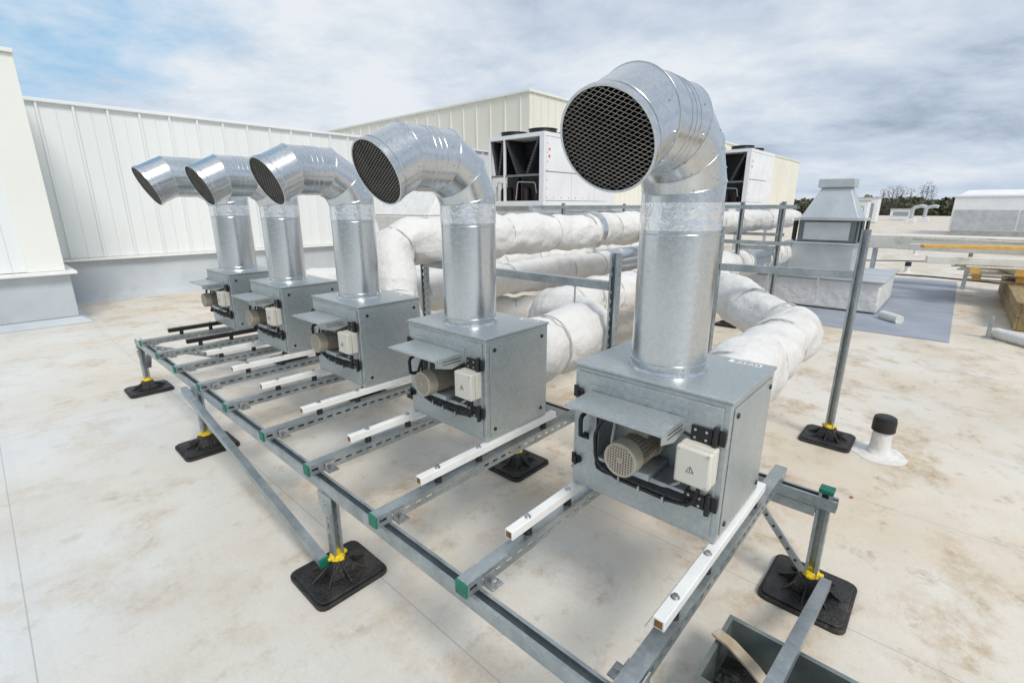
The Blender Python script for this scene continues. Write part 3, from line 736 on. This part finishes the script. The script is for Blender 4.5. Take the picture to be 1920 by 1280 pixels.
# ------------------------------------------------------------ vent pipes
def vent(p,q,label):
    t=thing('vent_pipe',label,'vent pipe',p,q,0,'white vent pipes with black caps')
    K=.88; Z=.72
    m=MB(); m.lathe([(a*K,b*Z+.0005) for a,b in [(.12,.003),(.115,.006),(.078,.012),(.067,.04),(.061,.06),(.057,.22),(.060,.225)]],(0,0,0),32); m.build('pipe','insul',t)
    m=MB(); m.poly([(.155*(1+.10*math.sin(a*2+.5)+.05*math.sin(a*5))*math.cos(a),.145*(1+.08*math.cos(a*3))*math.sin(a),.0005) for a in [2*math.pi*k/32 for k in range(32)]],(0,0,.0022)); m.build('flashing','insul',t)
    m=MB(); m.lathe([(a*K,b*Z) for a,b in [(.066,.215),(.071,.220),(.070,.315),(.065,.340),(.055,.348),(.02,.350)]],(0,0,0),32); m.build('cap','black',t)
    return t
v1=vent(3.60,.14,'white vent pipe with black cap beside the free standing strut post')
for p,q,l in ((14.8,.8,'white vent pipe with black cap beyond the blue grey patch'),(20.6,1.0,'farthest white vent pipe with black cap, out on the roof')):
    c=copy_tree(v1); c.location=W(p,q,0); c['label']=l
# trough
t=thing('metal_trough','grey green metal trough with black tar inside, cut off by the bottom edge','trough',1.32,.0); oo=(1.32,0,0)
m=MB(oo)
z0,z1=.004,.18
m.box(1.18,1.46,-.40,.335,z0,z0+.004); m.box(1.18,1.184,-.40,.335,z0+.004,z1); m.box(1.456,1.46,-.40,.335,z0+.004,z1); m.box(1.1841,1.4559,.331,.335,z0+.004,z1); m.box(1.1841,1.4559,-.40,-.396,z0+.004,z1)
m.box(1.168,1.1799,-.40,.335,z1-.010,z1); m.box(1.4601,1.472,-.40,.335,z1-.010,z1); m.box(1.168,1.472,.3351,.345,z1-.010,z1); m.build('body','trough_in',t)
m=MB(oo); n=14
def P_(a,b): 
    x=1.185+a/n*.270; y=-.395+b/(2*n)*.725; return (x,y,.030+.03*noise.noise(V((x*9,y*9,0)))+.018*noise.noise(V((x*25,y*25,2))))
for i in range(n):
    for j in range(n*2): m.quad(P_(i,j),P_(i+1,j),P_(i+1,j+1),P_(i,j+1))
bmesh.ops.remove_doubles(m.bm,verts=m.bm.verts,dist=.0005)
m.build('tar','tar',t,fix=False)
m=MB((1.31,.2,0)); 
wp=fillet([(1.352,.352,.190),(1.335,.30,.196),(1.30,.22,.188),(1.26,.12,.150),(1.24,.0,.10)],.1,5,.02)
A=[];
for k,p in enumerate(wp):
    d_=(wp[min(k+1,len(wp)-1)]-wp[max(k-1,0)]).normalized(); s_=V((0,0,1)).cross(d_).normalized()*.019; uu=V((0,0,.010))
    j_=.003*noise.noise(p*30)
    A.append([m.bm.verts.new(p+s_*(1+j_*20)),m.bm.verts.new(p+s_+uu),m.bm.verts.new(p-s_+uu*1.1),m.bm.verts.new(p-s_)])
for a,b in zip(A,A[1:]):
    for i in range(4): j=(i+1)%4; m.bm.faces.new((a[i],a[j],b[j],b[i]))
m.bm.faces.new(A[0][::-1]); m.bm.faces.new(A[-1])
single(m,'tan_strip','strap','long stained tan strip lying across the trough','strip',bevel=.002)
m=MB((1.7,.61,0)); m.box(1.40,1.99,.605,.6075,.0012,.0018); m.beam((1.99,.606,.0015),(1.955,.618,.0015),.0025,.0006); m.beam((1.99,.606,.0015),(1.955,.594,.0015),.0025,.0006)
single(m,'pencil_arrow','pencil','thin pencilled arrow drawn on the roof under the nearest fan','marking')
for p,q,l in ((1.40,1.28,'tiny orange dry leaf on the roof below the second cross rail'),(2.9,.18,'tiny orange dry leaf on the roof between corner foot and vent pipe')):
    m=MB((p,q,0)); m.poly([(p,q-.010,.002),(p+.014,q,.006),(p+.002,q+.012,.003),(p-.012,q+.003,.007)],(0,0,.001)); single(m,'dry_leaf','leaf_dry',l,'leaf')
# ------------------------------------------------------------ right side timber etc
t=thing('timber_crate','brown timber sided crate at the right edge under the pallets','crate',10.9,-1.3); oo=(10.9,-1.3,0)
for k in range(2):
    m=MB(oo); m.box(8.6,12.6,-.72,-.69,.01+.165*k,.165+.165*k); m.build('side_board','wood_dark',t,.004)
for a,b in ((8.6,8.63),(12.57,12.6)):
    m=MB(oo); m.box(a,b,-3.2,-.721,.01,.34); m.build('end_board','wood_dark',t,.004)
m=MB(oo); m.box(8.55,12.65,-3.2,-.66,.341,.37); m.build('lid','wood_dark',t,.004)
def pallet(p,q,z,label,rz=0):
    t=thing('wooden_pallet',label,'pallet',p,q,z,'wooden pallets stacked at the right',rz)
    for y in (-.5,0,.5):
        m=MB(); m.box(-.7,.7,y-.05,y+.05,.022,.10); m.build('bearer','wood',t,.003)
        for x in (-.704,.700):
            m=MB(); m.box(x,x+.004,y-.055,y+.055,.018,.104); m.build('painted_end','wood_yellow',t)
    for k in range(7):
        x=-.65+k*.2166; m=MB(); m.box(x-.055,x+.055,-.6,.6,.1045,.126); m.build('deck_board','wood',t,.002)
        m=MB(); m.box(x-.057,x+.057,.6,.606,.100,.128); m.build('painted_end','wood_yellow',t)
    for x in (-.6,0,.6):
        m=MB(); m.box(x-.05,x+.05,-.6,.6,0,.0175); m.build('bottom_board','wood',t,.002)
    return t
pl=pallet(11.3,-.80,.371,'pale wooden pallet, lowest in the stack at the right edge')
for i,(p,q,z,rz,l) in enumerate(((11.0,-.65,.500,.14,'pale wooden pallet, topmost in the stack at the right edge'),)):
    c=copy_tree(pl); c.location=W(p,q,z); c.rotation_euler=(0,0,RZ+rz); c['label']=l
for i,(p,q,rz,L2,h_,mt,l) in enumerate(((10.6,-.75,.22,1.25,.11,'white_beam','thick white plank lying lowest on the pallets'),(11.5,-.5,-.10,1.3,.11,'white_beam','thick white plank lying crosswise above the lowest one on the pallets'),(11.0,-.45,.45,1.1,.05,'wood_yellow','orange yellow plank lying on the white planks'),(11.6,-.4,-.3,1.2,.05,'wood','pale thin plank on top of the white and orange planks'))):
    z=[.629,.740,.851,.902][i]
    m=MB((p,q,z)); m.boxm(Matrix.Translation((p,q,z))@Matrix.Rotation(rz,4,'Z'),-.07,.07,-L2,L2*.9,0,h_); single(m,'loose_plank',mt,l,'plank',group='loose planks on the pallets',bevel=.004)
t=thing('white_duct_beam','long white box duct resting on low trestles left of the pallets','box duct',12.4,.6); oo=(12.4,.6,0)
m=MB(oo); m.box(12.3,12.7,-1.0,1.50,.70,.96); m.build('casing','white_beam',t,.01)
for q in (-.2,1.25):
    m=MB(oo); m.box(12.35,12.4,q-.03,q+.03,0,.64); m.box(12.6,12.65,q-.03,q+.03,0,.64); m.box(12.33,12.67,q-.03,q+.03,.64,.699); m.build('trestle','galv_far',t)
m=MB((7.5,-.8,0)); m.sweep([(7.95,-.52,.065),(7.1,-1.25,.065)],.062,20,True,.004,2); single(m,'white_wrap_roll','insul','white wrapped pipe lying on the roof at the right edge','pipe')
m=MB((8.4,.42,0)); m.sweep([(8.10,.40,.06),(8.35,.62,.06)],.055,20,True,.004,4); single(m,'short_white_roll','insul','short white roll lying beside the cowl base','roll')
m=MB((7.9,-.45,0)); m.box(7.88,7.93,-.47,-.43,.001,.26); m.box(7.85,7.96,-.5,-.4,.0005,.012); single(m,'metal_stub','galv_rail','short upright metal stub near the white pipe at the right edge','metal post',bevel=.003)
for wp,l in (([(13.7,2.2,.016),(14.2,.6,.016),(13.9,-.5,.016),(13.6,-1.2,.016),(13.5,-4,.016)],'black cable crossing the roof behind the cowl, nearest of the two'),([(16.5,3,.016),(17.8,1.2,.016),(18.6,-.5,.016),(18.5,-4,.016)],'black cable farther out across the roof')):
    m=MB(wp[0]); m.sweep(fillet(wp,1.5,8,.5),.016,6); single(m,'roof_cable','black',l,'cable',group='black cables on the roof')
m=MB((26,1.1,0)); 
A=[[None]*9 for _ in range(13)]
for i in range(13):
    for j in range(9):
        x=25.2+i*.18; y=.5+j*.17; e_=min(i,12-i,j*1.2,(8-j)*1.2)/4
        A[i][j]=m.bm.verts.new((x+.1*noise.noise(V((x*2,y*3,1))),y,.01+max(0,min(1,e_))*(.20+.22*noise.noise(V((x*3,y*3,5))))))
for i in range(12):
    for j in range(8): m.bm.faces.new((A[i][j],A[i+1][j],A[i+1][j+1],A[i][j+1]))
single(m,'blue_tarpaulin','blue','crumpled blue tarpaulin lying far out on the roof','tarpaulin')
t=thing('air_handling_unit','long pale grey air handling unit far off at the right edge','air handler',36.7,-7); oo=(36.7,-7,0)
m=MB(oo); m.box(36.7,42,-22,.6,.25,2.0); m.build('casing','chill',t,.03)
m=MB(oo); m.box(36.65,42.1,-22,.65,2.001,2.1); m.frustum((36.8,-22),(42,.5),2.101,(37.2,-22),(41.6,.1),2.38); m.build('roof','chill',t,.03)
for k in range(7):
    m=MB(oo); m.box(36.66,36.698,-.0-2.6*k-2.0,.5-2.6*k,.3,1.35); m.build('lower_panel','galv_far',t,.01)
m=MB(oo); m.box(36.8,41.9,-21.9,.5,0,.249); m.build('base','galv_far',t)
for i,(p,q,w,h,l) in enumerate(((38,5.4,1.0,1.5,'small pale plant box far off, nearest behind the cowl'),(46,6.2,1.4,1.9,'pale plant box in the far row, second behind the cowl'),(60,7.4,2.0,2.3,'tallest pale plant box of the far row near the trees'),(74,5.6,2.0,1.2,'lowest pale plant box of the far row near the trees'))):
    t=thing('plant_box',l,'plant unit',p,q,0,'far plant boxes'); m=MB(); m.box(-w/2,w/2,-w/2,w/2,.1,h); m.build('casing','chill',t,.02)
    m=MB(); m.box(-w/2-.05,w/2+.05,-w/2-.05,w/2+.05,h+.001,h+.1); m.build('roof','galv_far',t)
    m=MB(); m.box(-w/2-.02,-w/2-.002,-w*.35,w*.35,.5,h*.8); m.build('louvre','galv_rail',t)
for i,(p,q,l) in enumerate(((62,3.9,'left small gooseneck vent far out on the roof'),(68,3.2,'right small gooseneck vent far out on the roof'))):
    t=thing('gooseneck_vent',l,'gooseneck vent',p,q,0,'far gooseneck vents'); 
    m=MB(); m.sweep(fillet([(0,0,0),(0,0,1.4),(0,-.6,1.6),(0,-1.0,1.5)],.3,6,.4),.16,16); m.build('pipe','galv_far',t)
    m=MB(); m.box(-.4,.4,-.4,.4,0,.4); m.build('base','chill',t,.03)
# ------------------------------------------------------------ far trees
def bare_tree(x,y,h,seed):
    rnd=random.Random(seed)
    t=bpy.data.objects.new('bare_tree',None); C.objects.link(t); t.location=(x,y,-9)
    tag(t,'bare upright tree in the clump on the horizon at the right','tree','bare trees on the horizon')
    m=MB(); m.cyl((0,0,0),(0,0,h*.93),.16,.03,8)
    for k in range(40):
        z=h*rnd.uniform(.25,.85); a=rnd.uniform(0,6.28); l=h*.22*(1.1-z/h); e=V((math.cos(a)*l*.45,math.sin(a)*l*.45,l*.9))
        m.cyl((0,0,z),V((0,0,z))+e,.035,.015,5)
        for j in range(3): 
            s=V((0,0,z))+e*rnd.uniform(.3,.9); f=V((rnd.uniform(-.35,.35),rnd.uniform(-.35,.35),.7))*l*.45; m.cyl(s,s+f,.02,.01,4)
    m.build('trunk','bark',t)
    m=MB()
    for k in range(360):
        z=h*rnd.uniform(.35,.97); rr=h*.10*math.sqrt(max(0,1-((z/h-.62)/.38)**2))+.1; a=rnd.uniform(0,6.28); r0=rr*math.sqrt(rnd.random())
        c=V((r0*math.cos(a),r0*math.sin(a),z)); e1=V((rnd.gauss(0,1),rnd.gauss(0,1),rnd.gauss(0,1))).normalized()*.06; e2=e1.cross(V((rnd.gauss(0,1),rnd.gauss(0,1),1))).normalized()*.12
        m.quad(c-e1-e2,c+e1-e2,c+e1+e2,c-e1+e2)
    m.build('crown','leaf2',t,fix=False)
def dirpt(u,d):
    a=math.atan2((u-960)/905,1.038); return d*math.sin(a),d*math.cos(a)
for i,(u_,h) in enumerate(((1652,15.6),(1661,16.6),(1670,16.0),(1678,17.0),(1687,16.2),(1724,16.6),(1733,18.0),(1742,16.8),(1703,15.4))):
    x,y=dirpt(u_,205+5*(i%4)); bare_tree(x,y,h+1.2,i)
m=MB(); rnd=random.Random(5)
for k in range(22000):
    a=rnd.uniform(math.radians(20),math.radians(62)); d=rnd.uniform(230,300)
    x,y=d*math.sin(a),d*math.cos(a)
    hh=13.2+2.0*noise.noise(V((a*22,0,d*.03)))+1.6*noise.noise(V((a*90,1,0)))
    z=-9+hh*rnd.random()**.5
    s=rnd.uniform(.3,.8); e1=V((rnd.gauss(0,1),rnd.gauss(0,1),rnd.gauss(0,1))).normalized()*s; e2=e1.cross(V((rnd.gauss(0,1),rnd.gauss(0,1),rnd.gauss(0,1)))).normalized()*s
    c=V((x,y,z)); m.quad(c-e1-e2,c+e1-e2,c+e1+e2,c-e1+e2)
o=m.build('distant_wood','leaf',None,fix=False); tag(o,'green wood along the horizon at the right','wood',kind='stuff')

# ------------------------------------------------------------ camera, light, sky
cam=bpy.data.cameras.new('camera'); co=bpy.data.objects.new('camera',cam); C.objects.link(co)
co.location=(0,0,1.5); co.rotation_euler=(math.radians(90-15.56),0,0); cam.sensor_width=36; cam.lens=16.97; cam.clip_start=.02; cam.clip_end=6000
SC.camera=co
el=math.radians(50); sd=V((.42,-.78,0)).normalized()
sun=bpy.data.lights.new('sun','SUN'); sun.energy=2.2; sun.angle=math.radians(18); sun.color=(1,.95,.87)
so=bpy.data.objects.new('sun',sun); C.objects.link(so)
dirv=V((sd.x*math.cos(el),sd.y*math.cos(el),math.sin(el))); so.rotation_euler=dirv.to_track_quat('Z','Y').to_euler(); so.location=dirv*30
w=bpy.data.worlds.new('World'); SC.world=w; w.use_nodes=True; nt=w.node_tree; L=nt.links.new
bg=nt.nodes['Background']; bg.inputs[1].default_value=.1
sky=N(nt,'ShaderNodeTexSky',sky_type='NISHITA'); sky.sun_disc=False; sky.sun_elevation=el; sky.sun_rotation=math.atan2(sd.x,sd.y)
tc=N(nt,'ShaderNodeTexCoord'); sx=N(nt,'ShaderNodeSeparateXYZ'); L(tc.outputs['Generated'],sx.inputs[0])
def mth(op,a,b=0.0):
    x=N(nt,'ShaderNodeMath',operation=op)
    for i,v in enumerate((a,b)):
        if isinstance(v,(int,float)): x.inputs[i].default_value=v
        else: L(v,x.inputs[i])
    return x.outputs[0]
zz=mth('ADD',mth('MAXIMUM',sx.outputs[2],0.0),.22)
cx=N(nt,'ShaderNodeCombineXYZ'); L(mth('DIVIDE',sx.outputs[0],zz),cx.inputs[0]); L(mth('DIVIDE',sx.outputs[1],zz),cx.inputs[1])
def nz(s,d,r,off,st=(1,1,1),dist=0):
    mp=N(nt,'ShaderNodeMapping'); mp.inputs['Location'].default_value=off; mp.inputs['Scale'].default_value=st; L(cx.outputs[0],mp.inputs[0])
    n=N(nt,'ShaderNodeTexNoise'); n.inputs['Scale'].default_value=s; n.inputs['Detail'].default_value=d; n.inputs['Roughness'].default_value=r; n.inputs['Distortion'].default_value=dist; L(mp.outputs[0],n.inputs['Vector']); return n.outputs['Fac']
def ramp(f,els):
    r=N(nt,'ShaderNodeValToRGB'); 
    while len(r.color_ramp.elements)<len(els): r.color_ramp.elements.new(.5)
    for e,(p,c) in zip(r.color_ramp.elements,els): e.position=p; e.color=(*c,1)
    L(f,r.inputs[0]); return r.outputs[0]
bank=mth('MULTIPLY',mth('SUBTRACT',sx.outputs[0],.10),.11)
added_dark=mth('MAXIMUM',mth('ADD',mth('MULTIPLY',sx.outputs[0],-.80),mth('MULTIPLY',sx.outputs[1],-.60)),0.0)  # unseen dark cloud patch added left-behind the camera to streak the pipe reflections
bank=mth('ADD',bank,mth('MULTIPLY',mth('POWER',added_dark,2.0),.26))
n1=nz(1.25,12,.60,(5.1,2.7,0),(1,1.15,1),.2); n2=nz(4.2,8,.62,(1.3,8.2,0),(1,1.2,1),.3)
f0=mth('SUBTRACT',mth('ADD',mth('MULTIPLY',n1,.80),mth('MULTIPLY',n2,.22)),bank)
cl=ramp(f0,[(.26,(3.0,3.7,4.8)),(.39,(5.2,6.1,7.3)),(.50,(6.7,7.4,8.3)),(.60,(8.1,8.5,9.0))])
gap=mth('ADD',mth('MULTIPLY',sx.outputs[0],-1.0),mth('MULTIPLY',sx.outputs[2],.30))
gm=mth('ADD',gap,mth('MULTIPLY',mth('SUBTRACT',nz(2.0,10,.62,(8,2,0)),.5),.95))
gf=ramp(gm,[(.50,(0,0,0)),(.80,(1,1,1))])
mx=N(nt,'ShaderNodeMix',data_type='RGBA')
front=ramp(sx.outputs[1],[(.0,(0,0,0)),(.25,(1,1,1))])
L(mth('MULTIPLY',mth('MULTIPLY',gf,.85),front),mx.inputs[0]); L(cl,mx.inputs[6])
bl=N(nt,'ShaderNodeMix',data_type='RGBA'); bl.inputs[0].default_value=.75; L(sky.outputs[0],bl.inputs[6]); bl.inputs[7].default_value=(2.6,5.8,8.8,1)
L(bl.outputs[2],mx.inputs[7])
hz=mth('POWER',mth('SUBTRACT',1.0,mth('MINIMUM',mth('MAXIMUM',sx.outputs[2],0.0),1.0)),14.0)
m2=N(nt,'ShaderNodeMix',data_type='RGBA'); L(mth('MULTIPLY',mth('MULTIPLY',hz,.40),front),m2.inputs[0]); L(mx.outputs[2],m2.inputs[6]); m2.inputs[7].default_value=(6.2,7.1,8.2,1)
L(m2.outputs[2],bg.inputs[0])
SC.view_settings.view_transform='Standard'; SC.view_settings.look='None'; SC.view_settings.exposure=0
